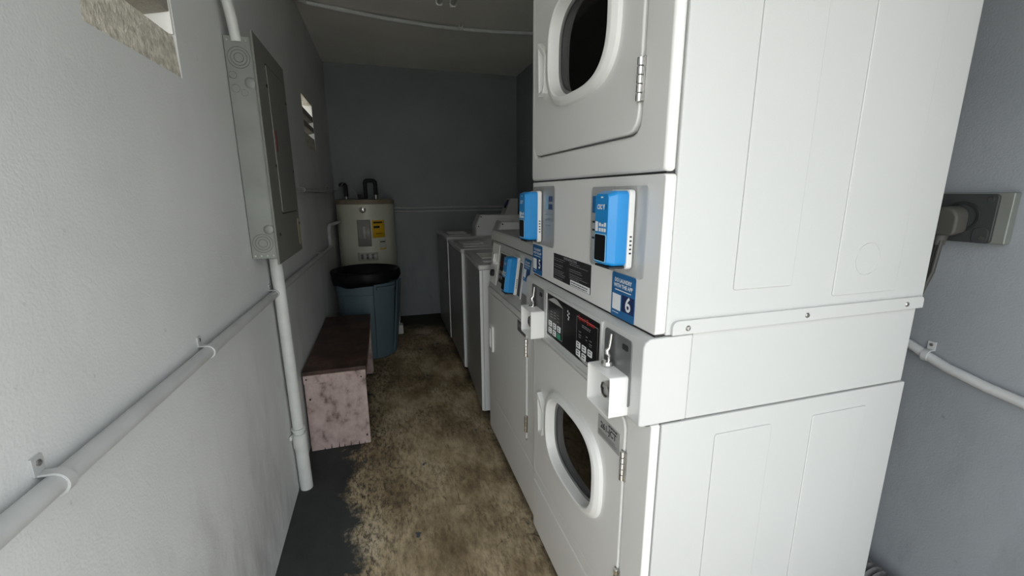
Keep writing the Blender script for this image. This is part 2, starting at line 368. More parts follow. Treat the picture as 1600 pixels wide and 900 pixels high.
# ---------------------------------------------------------------- conduits and pipes on the walls
def fillet(pts, r=.03, n=5):
    pts = [Vector(p) for p in pts]; o = [pts[0]]
    for i in range(1, len(pts)-1):
        a, b, c = pts[i-1], pts[i], pts[i+1]
        p = b+(a-b).normalized()*min(r,(a-b).length*.45); q = b+(c-b).normalized()*min(r,(c-b).length*.45)
        for k in range(n+1):
            t = k/n; o.append((1-t)**2*p+2*t*(1-t)*b+t*t*q)
    return o+[pts[-1]]
def strap(parent, p, axis, r, wallx, s=1):
    """saddle clip: half band round the pipe plus one ear with a screw. axis 'y': pipe runs along y on a wall x=wallx, s=+1 wall faces +x"""
    x, y, z = p; n = 10; vs = []; R_ = r+.003
    mb = MB(); prof = []
    for k in range(n+1):
        a = math.radians(-100+200*k/n); prof.append((x+s*R_*math.cos(a), z+R_*math.sin(a)))
    pr = [(wallx, z-R_)] + prof + [(wallx, z+R_)]
    inner = [(q[0]-s*.003*(1 if abs(q[0]-wallx) > .004 else 0), q[1]+(-.003 if q[1] > z else .003)) for q in pr]
    mb.prism(pr+inner[::-1], 'y', y-.007, y+.007)
    mb.box(min(wallx, wallx+s*.003), max(wallx, wallx+s*.003), y-.009, y+.009, z+R_-.002, z+R_+.022)
    st = obj('strap', mb, PIPE, parent, .0008)
    obj('screw', MB().lathe([(.004,0),(.004,.002),(.0001,.003)], (wallx+s*.003, y, z+R_+.013), 10, 'x', fn=(lambda i,a,rr,h: (rr, h*s))), STEEL, st)
cz = lambda y: .905-.0165*(y+.2)
t1 = thing('conduit', 'long grey conduit running along the left wall at waist height behind the vertical pipe', 'conduit', (XL+.02, 1, .85))
xs = XL+.017
obj('tube', MB().tube(fillet([(xs, YF+.02, cz(YF)), (xs, 1.0, cz(1.0)), (xs, 2.93, cz(2.93)-.01), (xs, 2.98, .87), (xs, 3.0, 1.01), (xs+.06, 3.28, 1.02)], .035), .0135, 14), PIPE, t1)
for y in (-.03, .462, 1.12, 2.35): strap(t1, (xs, y, cz(y)), 'y', .0135, XL)
t2 = thing('conduit', 'thin conduit on the left wall from the electrical panel back to the water heater', 'conduit', (XL+.02, 2.5, 1.27))
obj('tube', MB().tube([(xs, 1.30, 1.27), (xs, 2.6, 1.272), (xs, 3.6, 1.275)], .0115, 12), PIPE, t2)
for y in (1.98, 3.3): strap(t2, (xs, y, 1.272), 'y', .0115, XL)
o = obj('conduit', MB().tube([(-.864+.02, YB-.013, 1.112), (XR-.02, YB-.013, 1.110)], .010, 10), PIPE, base=(0, YB-.013, 1.11))
tag(o, 'upper of two thin conduits running level across the dark back wall', 'conduit')
o = obj('conduit', MB().tube([(-.864+.02, YB-.012, 1.077), (XR-.02, YB-.012, 1.075)], .009, 10), PIPE, base=(0, YB-.013, 1.075))
tag(o, 'lower of two thin conduits running level across the dark back wall', 'conduit')
# ceiling conduit
tc_ = thing('conduit', 'bent pale conduit crossing the ceiling from the left wall to the stacked dryer', 'conduit', (0, 2.6, H))
zt = H-.016
pts = [(-.85, 2.40, zt-.012), (-.80, 2.495, zt), (-.62, 2.545, zt), (-.344, 2.60, zt-.006), (-.05, 2.64, zt-.008), (.267, 2.662, zt-.002), (.663, 2.617, zt), (XR-.03, 2.59, zt)]
obj('tube', MB().tube(pts, .0135, 12), PVC, tc_)
obj('strap', MB().box(.155, .162, 2.63, 2.685, H-.030, H-.001).box(.178, .185, 2.63, 2.685, H-.030, H-.001), PVC, tc_, .001)
# vertical pipe under the panel
pp = thing('drain_pipe', 'thick pale grey vertical pipe dropping from the electrical panel to the floor', 'pipe', (XL+.03, 1.175, 0))
obj('tube', MB().tube([(-.834, 1.135, 1.03), (-.834, 1.148, .80), (-.834, 1.172, .24), (-.834, 1.180, .16)], .0215, 20), PVC, pp)
obj('lower_section', MB().tube([(-.834, 1.177, .235), (-.834, 1.190, .0)], .0255, 20), PVC, pp, .001)
obj('coupling', MB().tube([(-.834, 1.168, .275), (-.834, 1.171, .21)], .0275, 20), PVC, pp, .002)
obj('collar', MB().tube([(-.834, 1.1675, .30), (-.834, 1.1678, .29)], .0265, 20).box(-.862, -.852, 1.12, 1.135, .27, .285), PVC, pp, .001)
obj('locknut', MB().tube([(-.834, 1.134, 1.034), (-.834, 1.135, 1.018)], .027, 20), STEEL, pp, .002)
o = obj('conduit', MB().tube(fillet([(-.828, .965, 1.70), (-.832, .955, 1.78), (-.842, .90, 1.88), (-.842, .885, H-.003)],   .06), .0148, 14), PVC, base=(-.83,.95,1.72))
tag(o, 'pale conduit rising from the top of the electrical panel towards the ceiling', 'conduit')
# ---------------------------------------------------------------- electrical panel
ep = thing('electrical_panel', 'tall grey steel electrical panel with round knockouts and a hinged cover on the left wall', 'electrical panel', (-.82, 1.17, 1.03))
obj('box', MB().box(XL+.002, -.786, .96, 1.375, 1.038, 1.715), EPANEL, ep, .0015)
obj('cover', MB().box(-.787, -.780, .950, 1.388, 1.018, 1.732), ECOVER, ep, .0015)
dr = obj('door', MB().prism(rrect(1.075, 1.345, 1.185, 1.668, .008), 'x', -.7845, -.7765), ECOVER, ep, .001)
obj('frame_gap', MB().ring(rrect(1.070, 1.350, 1.180, 1.673, .010), rrect(1.0755, 1.3445, 1.1855, 1.6675, .008), 'x', -.781, -.7797), SEAL, ep)
obj('latch', MB().prism(rrect(1.085, 1.103, 1.395, 1.465, .003), 'x', -.7775, -.7745), mk('dark_red_latch', (.12,.02,.015), .5), dr, .001, label='dark red latch')
for (y, z) in ((1.062,1.60),(1.062,1.345),(1.0,1.115),(1.36,1.60),(1.36,1.34),(1.372,1.13)):
    obj('screw', MB().lathe([(.0055,0),(.0055,.003),(.0001,.004)], (-.7802, y, z), 10, 'x'), SEAL, ep)
obj('sticker', MB().box(-.7800, -.7790, 1.335, 1.38, 1.045, 1.15), mk('faded_tan_sticker', (.33,.30,.20), .6), ep, label='faded tan paper sticker')
def knock(x, z, rings):
    mb = MB()
    for (ra, rb) in rings: mb.ring(circ(x, z, ra), circ(x, z, rb), 'y', .9590, .9606)
    obj('knockout', mb, STEEL if rings[0][0] < .02 else EPANEL, ep, .0004)
    mb2 = MB()
    for (ra, rb) in rings: mb2.ring(circ(x, z, ra+.0009), circ(x, z, ra), 'y', .9594, .9603)
    obj('knockout_groove', mb2, COVERD, ep)
for z in (1.655, 1.09): knock(-.826, z, [(.030,.0285),(.022,.0205),(.013,.0118)])
knock(-.848, 1.605, [(.0095,.0083)]); knock(-.845, 1.567, [(.011,.0098)]); knock(-.822, 1.555, [(.008,.007)])
for (x, z) in ((-.803,1.585),(-.803,1.135)):
    obj('knockout_plug', MB().lathe([(.0001,.9555),(.008,.9560),(.0115,.9565),(.014,.9575),(.0165,.9590),(.0165,.961)], (x, 0, z), 24, 'y'), EPANEL, ep)
for k in range(4): obj('rivet', MB().lathe([(.0001,.9575),(.003,.958),(.003,.961)], (-.853+.017*k, 0, 1.703), 8, 'y'), STEEL, ep)
for k in range(4): obj('rivet', MB().lathe([(.0001,.9575),(.003,.958),(.003,.961)], (-.853+.018*k, 0, 1.048), 8, 'y'), STEEL, ep)
# ---------------------------------------------------------------- ceiling lamp (off)
lf = thing('ceiling_lamp', 'unlit twin tube strip lamp on the ceiling at the top of the photo', 'lamp', (-.01, 1.6, H))
obj('channel', MB().box(-.055, .03, .95, 2.10, H-.045, H-.001), mk('lamp_channel', (.35,.34,.31), .5), lf, .003)
for x in (-.052, .027):
    tb = obj('tube', MB().tube([(x, .98, H-.085), (x, 2.085, H-.085)], .0155, 16), LAMPW, lf)
    for y in (.97, 2.09): obj('socket', MB().prism(rrect(x-.019, x+.019, H-.106, H-.02, .012), 'y', y-.008, y+.014), PLWHITE, lf, .003)
# ---------------------------------------------------------------- right wall: outlet, plug and cord, conduit, duct
ob = thing('outlet_box', 'grey steel outlet box with dark cover on the right wall behind the dryers', 'outlet', (.93, .05, 1.13))
obj('back_box', MB().box(.921, .9435, -.021, .118, 1.128, 1.246), EPANEL, ob, .003)
cv = obj('cover_plate', MB().prism(rrect(.001, .125, 1.128, 1.242, .008), 'x', .913, .9215), COVERD, ob, .002)
obj('socket_ring', MB().ring(circ(.062, 1.188, .036, 32), circ(.062, 1.188, .030, 32), 'x', .909, .914), BLACKM, ob, .001)
for (y, z) in ((.014,1.23),(.112,1.23),(.016,1.140),(.112,1.140)): obj('screw', MB().lathe([(.005,.9095),(.005,.914)], (0,y,z), 10, 'x'), STEEL, ob)
obj('ear', MB().prism(rrect(.005, .035, 1.128, 1.165, .012), 'x', .9105, .914), COVERD, ob, .001)
pc = thing('power_cord', 'thick grey power cord with angled plug hanging from the outlet behind the dryers', 'power cord', (.90, .075, 1.15))
obj('plug', MB().prism(rrect(.048, .108, 1.142, 1.212, (.012,.012,.028,.030), 6), 'x', .872, .9125, rrect(.046, .100, 1.15, 1.214, (.010,.010,.025,.025), 6)), PLUG, pc, .006, 3)
obj('strain_relief', MB().tube([(.892,.082,1.15),(.890,.084,1.118)], .013, 12, [.015,.011]), PLUG, pc)
for dx in (-.0075, 0, .0075):
    obj('cord', MB().tube([(.888+dx*.4,.084+dx,1.13),(.886+dx*.4,.088+dx,1.05),(.876,.104+dx,.97),(.868,.125+dx,.89),(.862,.135+dx,.80),(.862,.130+dx,.70),(.875,.13+dx,.52),(.885,.14+dx,.40)], .0052, 10), CORD, pc)
cr_ = thing('conduit', 'grey conduit with a strap sloping down the right wall beside the dryers', 'conduit', (.93, 0, .8))
obj('tube', MB().tube([(.930,.35,.845),(.930,.12,.838),(.930,.085,.822),(.930,.03,.803),(.930,-.05,.786),(.930,-.27,.755)], .0125, 12), PIPE, cr_)
strap(cr_, (.930, .080, .821), 'y', .0125, XR, -1)
du = thing('exhaust_duct', 'dusty corrugated exhaust duct on the floor between the stacked dryer and right wall', 'duct', (.83, .15, .05))
prof = []; mb = MB(); P_ = []
path = lambda t: Vector((.868+.01*math.sin(t*2), .0+.85*t, .118+.02*t))
ptsd = []; rs = []
for k in range(220): ptsd.append(path(k/219)); rs.append(.049+.007*math.sin(k*math.pi/2.0))
obj('hose', mb.tube(ptsd, .05, 20, rs), DUCT, du, sharp=1.5)
# ---------------------------------------------------------------- payment card reader, stickers
def front_map(x, y0, z0, slope=0.0):
    """local (u to the viewer's right, v up, w out of the front) -> world, on a front facing -x"""
    c, s = 1/math.sqrt(1+slope*slope), slope/math.sqrt(1+slope*slope)
    return lambda u, v, w=0: (x+v*s-w*c, y0-u, z0+v*c+w*s)
def fm(mb, F): return mb.xf(lambda a, b, c: F(b, c, a))      # MB built with x = out, y = u, z = v
def reader(parent, F, side, small=False):
    b = obj('card_reader', fm(MB().prism(rrect(-.034,.034,-.072,.072,.010), 'x', .012, .036, rrect(-.0335,.0335,-.072,.072,.010))
              .prism(rrect(-.0335,.0335,-.072,.072,.010), 'x', .036, .050, rrect(-.027,.024,-.069,.066,.008)), F), BLUE, parent, .0012, label='bright blue card reader')
    obj('back_shell', fm(MB().prism(rrect(-.036,.037,-.078,.074,.008), 'x', 0, .0125), F), PLWHITE, b, .002, label='white back shell')
    obj('bottom_lip', fm(MB().prism(rrect(-.028,.030,-.0765,-.0725,.001), 'x', .0126, .046), F), BLACKM, b)
    sx0, sx1, sy0, sy1 = -.023, .0195, -.0635, -.012
    obj('screen_border', fm(MB().prism(rrect(sx0-.002,sx1+.002,sy0-.002,sy1+.002,.004), 'x', .0495, .0507), F), SKYB, b)
    obj('screen', fm(MB().prism(rrect(sx0,sx1,sy0,sy1,.004), 'x', .0498, .0512), F), BLACK, b, label='black screen')
    obj('lettering', text_mb('CSC', .0125, lambda u,v: F(u-.008, v+.041, .0506), .021, .0004, shear=.2).add([F(.006,.046,.0506),F(.012,.047,.0506),F(.009,.035,.0506)], [(0,1,2)]), PRINTW, b)
    obj('emblem', text_mb('1', .013, lambda u,v: F(u+.0165, v+.041, .0506), None, .0003, shear=.2), NAVY, b)
    ic = MB()
    for (u0,u1,v0,v1) in ((-.023,-.012,-.006,.013),(-.008,.000,-.006,.001),(.002,.010,-.006,.001),(.012,.020,-.006,.001),(-.008,.000,.004,.011),(.002,.010,.004,.009),(.012,.020,.004,.012)):
        ic.add([F(u0,v0,.0507),F(u1,v0,.0507),F(u1,v1,.0507),F(u0,v1,.0507)], [(0,1,2,3)])
    ic.add([F(-.004,.0585,.0507),F(.005,.0585,.0507),F(.005,.061,.0507),F(-.004,.061,.0507)], [(0,1,2,3)])
    obj('pictograms', ic, PRINTW, b)
    sl = MB()
    for k in range(5): sl.box(.004, .0085, .0368, .0376, -.048+.008*k, -.045+.008*k)
    obj('vent_slots', fm(sl, F), BLACKM, b)
    return b
def sticker(parent, F, w_, h_, digit):
    st = obj('sticker', fm(MB().prism(rrect(-w_/2,w_/2,-h_/2,h_/2,.005), 'x', 0, .0008), F), BLUED, parent, label='blue sticker with white lettering')
    k = w_/.085
    obj('number_field', fm(MB().box(.0006,.0011,-.002*k,w_/2-.002,-h_*.32,h_*.05), F), NAVY, st)
    obj('white_patch', fm(MB().box(.0006,.0012,-w_*.44,-w_*.08,-h_*.34,h_*.02), F), PRINTW, st)
    tl = text_mb('DO LAUNDRY', .0105*k, lambda u,v: F(u-.001, v+h_*.34, .0012), w_*.72, .0003)
    t2_ = text_mb('WITH THE APP', .0105*k, lambda u,v: F(u, v+h_*.22, .0012), w_*.80, .0003)
    tl.add(t2_.v, t2_.f)
    tl.add([F(-w_*.34,h_*.115,.0012),F(w_*.34,h_*.115,.0012),F(w_*.34,h_*.135,.0012),F(-w_*.34,h_*.135,.0012)], [(0,1,2,3)])
    tl.add([F(-w_*.42,-h_*.41,.0012),F(-w_*.15,-h_*.41,.0012),F(-w_*.15,-h_*.395,.0012),F(-w_*.42,-h_*.395,.0012)], [(0,1,2,3)])
    obj('lettering', tl, PRINTW, st)
    if digit: obj('number', text_mb(digit, .040*k, lambda u,v: F(u+w_*.24, v-h_*.14, .0014), None, .0008), PRINTW, st)
    return st
def bars(F, x0, x1, rows, h=.0014, w=.0012, jit=.2):
    mb = MB(); random.seed(len(rows)*7+3)
    for v in rows:
        e = x1-(x1-x0)*random.random()*jit
        u = x0
        while u < e:
            l = min(.004+random.random()*.010, e-u)
            mb.add([F(u,v,w),F(u+l,v,w),F(u+l,v+h,w),F(u,v+h,w)], [(0,1,2,3)]); u += l+.0018
    return mb
# ---------------------------------------------------------------- dryer doors
def window_door(parent, x, y0, y1, z0, z1, cy, cz_, hole, label=None):
    a, b = .160, .120
    inner = sell(cy, cz_, a, b); outer = match(rrect(y0, y1, z0, z1, .035), inner, (cy, cz_))
    inner_f = inner
    d = obj('door', MB().ring(outer, inner, 'x', x, x+.016), FASCIA, parent, .004, 3)
    A, B = .185, .134
    S_ = lambda p, q, e=3.0: sell(cy, cz_, p, q, e)
    mb = MB(); n = 96
    loops = [(x+.001, S_(A,B)), (x-.009, S_(A-.002,B-.002)), (x-.016, S_(A-.011,B-.010)), (x-.0175, S_(A-.014,B-.013)), (x-.0175, S_(a-.002,b-.004)), (x-.015, S_(a-.005,b-.007)), (x+.010, S_(a-.011,b-.011)), (x+.018, S_(a-.011,b-.011))]
    for (xx, lp) in loops: mb.v += [(xx, q[0], q[1]) for q in lp]
    for i in range(len(loops)-1):
        for k in range(n): mb.f.append((i*n+k, i*n+(k+1)%n, (i+1)*n+(k+1)%n, (i+1)*n+k))
    obj('window_ring', mb, PLWHITE, d, sharp=.5, label='raised white ring round the glass')
    gk = obj('gasket', MB().ring(sell(cy,cz_,a-.010,b-.010,3.0), sell(cy,cz_,a-.020,b-.019,3.0), 'x', x+.010, x+.016), mk('grey_gasket',(.16,.16,.16),.5), d, .001)
    obj('window_glass', MB().prism(sell(cy, cz_, a-.011, b-.011, 3.0), 'x', x+.013, x+.016), GLASS, d, label='clear glass pane')
    hz0, hz1 = cz_-.080, cz_+.062; hy = cy+.232
    po = [(hy+.012,hz1),(hy+.004,hz0),(hy-.030,hz0+.004),(hy-.044,hz0+.03),(hy-.046,hz1-.045),(hy-.020,hz1-.022)]
    pi = [(hy+.003,hz1-.020),(hy-.004,hz0+.010),(hy-.026,hz0+.014),(hy-.036,hz0+.035),(hy-.038,hz1-.052),(hy-.016,hz1-.036)]
    obj('handle', MB().ring(po, pi, 'x', x-.015, x+.003).prism(pi, 'x', x-.003, x+.002), PLWHITE, d, .003, label='white pull handle')
    return d
def hinge(parent, x, y, z0, z1):
    hg = obj('hinge', MB().box(x-.003, x+.002, y-.010, y+.009, z0, z1), STEEL, parent, .001)
    m = (z1-z0)/5
    for k in range(5): obj('knuckle', MB().tube([(x-.005,y,z0+m*k+.0006),(x-.005,y,z0+m*(k+1)-.0006)], .0052, 10), CHROME, hg, .0006)
def drum(parent, x, cy, cz_):
    d = obj('drum', MB().lathe([(.20,x+.03),(.245,x+.04),(.255,x+.06),(.255,x+.52),(.10,x+.56),(.0001,x+.56)], (0,cy,cz_), 48, 'x'), DRUM, parent, label='dark steel drum')
    for k in range(3):
        a = math.radians(20+120*k); c, s = math.cos(a), math.sin(a)
        obj('baffle', MB().add([(x+.06+dx, cy+r*c-t*s, cz_+r*s+t*c) for dx in (0,.40) for (r,t) in ((.253,-.03),(.253,.03),(.20,0))], [(0,1,2),(3,5,4),(0,3,4,1),(1,4,5,2),(2,5,3,0)]), DRUM, d)
    obj('inner_lining', MB().ring(match(rrect(cy-.28,cy+.28,cz_-.2,cz_+.2,.03), sell(cy,cz_,.128,.095,2.6), (cy,cz_)), sell(cy,cz_,.128,.095,2.6), 'x', x+.024, x+.030, ), mk('inner_grey',(.34,.34,.34),.35), d)
def fascia_ring(x0, x1, y0, y1, z0, z1, hy0, hy1, hz0, hz1, r=.006):
    inner = rrect(hy0, hy1, hz0, hz1, .035, 8)
    c = ((hy0+hy1)/2, (hz0+hz1)/2)
    outer = rrect(y0, y1, z0, z1, r, 8)
    return MB().ring(outer, inner, 'x', x0, x1)
def coin_box(parent, y, zc=.8575, x=0.0):
    """white square guard open at the front with a round lock inside, lever slide above"""
    y0, y1, z0, z1 = y-.048, y+.048, zc-.0425, zc+.0425; t = .003
    o = rrect(y0, y1, z0, z1, .006); i = rrect(y0+t, y1-t, z0+t, z1-t, .004)
    g = obj('coin_box', MB().ring(o, i, 'x', x-.042, x+.001).prism(i, 'x', x-.003, x), PLWHITE, parent, .0008, label='white square coin box guard')
    lk = MB().lathe([(.0001,x-.038),(.010,x-.0375),(.0160,x-.035),(.0175,x-.030),(.0175,x-.002)], (0,y-.013,zc+.004), 24, 'x')
    obj('lock', lk, CHROME, g, label='round chrome lock')
    obj('keyhole', MB().box(x-.0386, x-.0375, y-.0165, y-.0095, zc-.003, zc+.010), BLACKM, g)
def coin_slide(parent, y, x=0.0, ps=-1):
    pl = obj('coin_plate', MB().prism(rrect(y-.056, y+.048, .835, .972, .008), 'x', x-.0025, x+.001), PLATEG, parent, .001, label='grey steel coin slide plate')
    ys = y+.012
    obj('coin_slide', MB().tube([(x-.007,ys,.968),(x-.009,ys,.950),(x-.010,ys+.001,.938),(x-.014,ys+.003,.933),(x-.014,ys+.003,.926),(x-.011,ys,.922),(x-.010,ys,.905)], .004, 12, [.0028,.0033,.0033,.0062,.0062,.0040,.0036])
        .lathe([(.0001,.912),(.011,.910),(.013,.906),(.013,.902),(.0001,.901)], (x-.014, ys, 0), 18), CHROME, pl, label='chrome coin slide lever')
    obj('slot_mark', MB().prism(rrect(y-.045, y-.024, .948, .960, .004), 'x', x-.0035, x-.002), BLACKM, pl)
# ---------------------------------------------------------------- stacked dryer nearest the camera
SD = thing('stacked_dryer', 'tall white stacked double dryer with two round cornered window doors, nearest on the right', 'dryer', (.37, .34, 0))
W_ = .675; D_ = .722; Z1, Z2, Z3, ZT = .812, .991, 1.283, 1.984
def emboss(x0, x1, z0, z1, r=.006): return rrect(x0, x1, z0, z1, r)
sp = MB().box(.0445, D_, 0, .012, Z2, ZT)
su = obj('side_panel', sp, SIDE, SD, .003)
for (a, b, c, d) in ((.186,.327,1.068,1.93),(.440,.622,1.038,1.93)):
    obj('pressed_panel', MB().prism(emboss(a,b,c,d), 'y', -.0030, .001), SIDE, su, .0022, 2)
obj('pressed_disc', MB().ring(circ(.523, 1.112, .0345, 40), circ(.523, 1.112, .0328, 40), 'y', -.0041, -.002), SIDE, su, .0006)
fl = obj('bottom_flange', MB().prism(rrect(.055, .718, .992, 1.019, (.001,.001,.010,.012)), 'y', -.006, .001), SIDE, su, .002)
for x in (.088, .375, .664): obj('screw', MB().lathe([(.0001,-.0090),(.004,-.0085),(.0055,-.0065),(.0055,-.004)], (x,0,1.004), 12, 'y'), STEEL, fl)
obj('side_panel', MB().box(.043, D_, W_-.012, W_, Z2, ZT), SIDE, SD, .003)
obj('rear_panel', MB().box(D_-.008, D_, .012, W_-.012, .03, ZT), SIDE, SD)
obj('top_panel', MB().box(.03, D_, .0, W_, ZT-.012, ZT), SIDE, SD, .003)
obj('divider_shelf', MB().box(.05, D_-.01, .012, W_-.012, 1.15, 1.165).box(.05, D_-.01, .012, W_-.012, Z1, Z1+.01), SEAL, SD)
ufx = .019
obj('front_frame', fascia_ring(ufx, .042, 0, W_, Z3+.0015, ZT, .083, .657, 1.353, 1.90, .004), FASCIA, SD, .013, 4)
obj('inner_frame', MB().ring(rrect(.02,W_-.02,Z3+.02,ZT-.02,.01,8), rrect(.11,.63,1.38,1.87,.035,8), 'x', .0425, .050), FASCIA, SD)
ud = window_door(SD, ufx-.002, .087, .653, 1.357, 1.896, .345, 1.592, None)
for z in (1.408, 1.76): hinge(SD, ufx-.001, .084, z, z+.074)
drum(SD, .05, .345, 1.60)
ap = obj('access_panel', MB().prism(rrect(0, W_, Z2+.002, Z3-.002, (.008,.003,.003,.008)), 'x', .022, .044), FASCIA, SD, .011, 4)
obj('middle_cabinet', MB().box(.1075, .712, .003, W_-.003, Z1, Z2-.001), SIDE, SD, .002)
band = obj('control_housing', MB().prism([(0,Z1+.002),(0,.972),(.004,.982),(.014,.988),(.106,.989),(.106,Z1+.001),(.006,Z1)], 'y', 0, W_), ENAMEL, SD, .0035, 3)
for bx_ in ((.026, .043, Z3-.0035, Z3+.003), (.026, .043, Z2-.003, Z2+.003), (.034, .050, .226, .235), (.020, .100, Z1-.004, Z1+.001)): obj('seam', MB().box(bx_[0], bx_[1], .006, W_-.006, bx_[2], bx_[3]), SEAL, SD)
# lower cabinet
sl_ = obj('side_panel', MB().box(.0525, D_, 0, .012, .025, Z1-.003), SIDE, SD, .003)
for (a, b) in ((.180,.326),(.441,.603)):
    obj('pressed_panel', MB().prism(emboss(a,b,.12,.767), 'y', -.0030, .001), SIDE, sl_, .0022, 2)
obj('side_panel', MB().box(.050, D_, W_-.012, W_, .025, Z1-.003), SIDE, SD, .003)
lfx = .029
obj('front_frame', MB().ring(rrect(0, W_, .232, Z1-.002, .004, 8), rrect(.083, .668, .272, .790, .035, 8), 'x', lfx, .049), FASCIA, SD, .011, 4)
obj('inner_frame', MB().ring(rrect(.02,W_-.02,.24,Z1-.02,.01,8), rrect(.11,.64,.30,.77,.035,8), 'x', .0495, .055), FASCIA, SD)
obj('kick_panel', MB().box(lfx, .049, 0.0, W_, .028, .2285), FASCIA, SD, .008, 3)
obj('plinth', MB().box(.07, D_-.01, .01, W_-.01, 0, .03), SEAL, SD)
ld = window_door(SD, lfx-.002, .087, .664, .276, .786, .353, .543, None)
for z in (.634, .33): hinge(SD, lfx-.001, .086, z, z+.070)
drum(SD, .06, .353, .55)
# number plate on the lower door
F = front_map(lfx-.002, .154, .706)
npl = obj('name_plate', fm(MB().prism(rrect(-.050,.050,-.027,.027,.003), 'x', 0, .0008), F), GRAYP, ld, label='small silver plate reading 261-JCT')
# (sub-part limit: lettering shares the plate's parent)
mbt = text_mb('261-JCT', .022, lambda u,v: F(u, v+.006, .0013), .072, .0006)
b_ = bars(F, -.044, .044, [-.011,-.0155,-.020], .0014, .0013); mbt.add(b_.v, b_.f)
b_ = bars(F, .0, .044, [.019], .004, .0013); mbt.add(b_.v, b_.f)
mbt.ring(rrect(-.049,.049,-.026,.026,.003), rrect(-.0478,.0478,-.0248,.0248,.003), 'x', .0008, .0012) if False else None
obj('lettering', mbt, BLACKM, ld)
# control overlay
Fb = front_map(0.0, .319, .911)
ov = obj('control_frame', fm(MB().ring(rrect(-.168,.168,-.070,.068,.006), rrect(-.160,.160,-.0615,.0605,.003), 'x', -.004, .004), Fb), ENAMEL, SD, .0015, label='white frame round the control panel')
pn = obj('control_panel', fm(MB().prism(rrect(-.160,.160,-.0615,.0605,.003), 'x', -.004, .001), Fb), BLACK, SD, label='glossy black control panel')
ln = MB()
def outl(u0,u1,v0,v1,t=.0012):
    for (a,b,c,d) in ((u0,u1,v0,v0+t),(u0,u1,v1-t,v1),(u0,u0+t,v0,v1),(u1-t,u1,v0,v1)): ln.add([Fb(a,c,.0014),Fb(b,c,.0014),Fb(b,d,.0014),Fb(a,d,.0014)], [(0,1,2,3)])
outl(-.152,-.048,-.052,.042); outl(.038,.148,-.052,.046)
ln.add([Fb(-.152,.042,.0014),Fb(-.048,.042,.0014),Fb(-.088,.055,.0014),Fb(-.112,.055,.0014)], [(0,1,2,3)])
ln.add([Fb(.038,-.052,.0014),Fb(.148,-.052,.0014),Fb(.105,-.060,.0014),Fb(.08,-.060,.0014)], [(0,1,2,3)])
obj('outline', ln, GRAYP, pn)
for ci, cu in enumerate((-.100, .085)):
    for r in range(2):
        for c in range(3):
            if ci == 1 and c == 2 and r == 1: continue
            u = cu-.034+.031*c; v = -.024-.0205*r + (.0 if ci == 0 else -.001)
            gr = (r == 1 and c == 2)
            bt = obj('button', fm(MB().prism(rrect(u-.0105,u+.0105,v-.008,v+.008,.002), 'x', .0008, .0022), Fb), GREEN if gr else PRINTW, pn, label='green start button' if gr else None)
btl = MB()
for ci, cu in enumerate((-.100, .085)):
    for r in range(2):
        for c in range(3):
            if r == 1 and c == 2: continue
            u = cu-.034+.031*c; v = -.024-.0205*r
            for (a,b) in ((.002,.0045),(-.0045,-.002)): btl.add([Fb(u-.006,v+a,.0025),Fb(u+.006,v+a,.0025),Fb(u+.006,v+b,.0025),Fb(u-.006,v+b,.0025)], [(0,1,2,3)])
obj('button_marks', btl, BLACKM, pn)
obj('lettering', text_mb('Speed Queen', .0150, lambda u,v: Fb(u+.090, v+.0455, .0018), .084, .00015), RED, pn, label='red lettering')
mm_ = MB()
for (u0,u1,rows) in ((.068,.118,(.030,.026)),(-.135,-.115,(.012,.004,-.004)),(-.108,-.092,(.014,.006,-.002)),(-.085,-.07,(.012,.004,-.006)),(.052,.066,(.010,.002,-.004)),(.09,.10,(.008,0)),(.108,.122,(.004,-.004,-.009))):
    q = bars(Fb, u0, u1, rows, .0016, .0016); mm_.add(q.v, q.f)
obj('small_print', mm_, PRINTG, pn)
ic = MB()
for k,(u,v) in enumerate(((-.018,.040),(-.010,.036),(-.018,.030),(-.011,.026),(-.014,.020))): ic.add([Fb(u,v,.0016),Fb(u+.006,v,.0016),Fb(u+.006,v+.005,.0016),Fb(u,v+.005,.0016)], [(0,1,2,3)])
obj('pictogram', ic, PRINTW, pn)
obj('lower_rail', MB().box(-.0035, .002, .150, .500, .8195, .8285), ENAMEL, SD, .002)
coin_slide(SD, .091); coin_box(SD, .088)
coin_slide(SD, .562); coin_box(SD, .552, .866)
# black instruction sticker
Fs = front_map(.022, .375, 1.047)
ist = obj('instruction_sticker', fm(MB().prism(rrect(-.116,.116,-.036,.036,.001), 'x', 0, .0008), Fs), BLACKM, SD, label='black instruction sticker with small white print')
il = text_mb('DRYER INSTRUCTIONS', .0085, lambda u,v: Fs(u-.003, v+.030, .0013), .082, .0002)
for (a, b, rows) in ((-.111,-.030,(.0225,.017,.006,.000,-.010,-.0145,-.019,-.024,-.032)), (-.005,.111,(.0235,.019,.007,.002,-.006,-.011,-.0155))):
    q = bars(Fs, a, b, rows, .0011, .0013, .5); il.add(q.v, q.f)
obj('lettering', il, PRINTG, ist)
obj('white_strip', fm(MB().box(.0006,.0012,.001,.113,-.035,-.0195), Fs), PRINTW, ist)
q = bars(Fs, .006, .108, (-.026,-.032), .0024, .0015, .1); obj('strip_lettering', q, BLACKM, ist)
sticker(SD, front_map(.0219, .115, 1.040), .090, .094, '6')
sticker(SD, front_map(.0219, .627, 1.043), .085, .092, '5')
def vinyl(y0, y1, z0, z1, n, marks):
    v = obj('vinyl_pocket', MB().prism(rrect(y0,y1,z0,z1,.012), 'x', .0195, .0218), CLEAR, SD, label='clear vinyl sheet')
    for (ya, za, yb, zb, m) in marks: obj('label_mark', MB().box(.0185,.0196,ya,yb,za,zb), m, v)
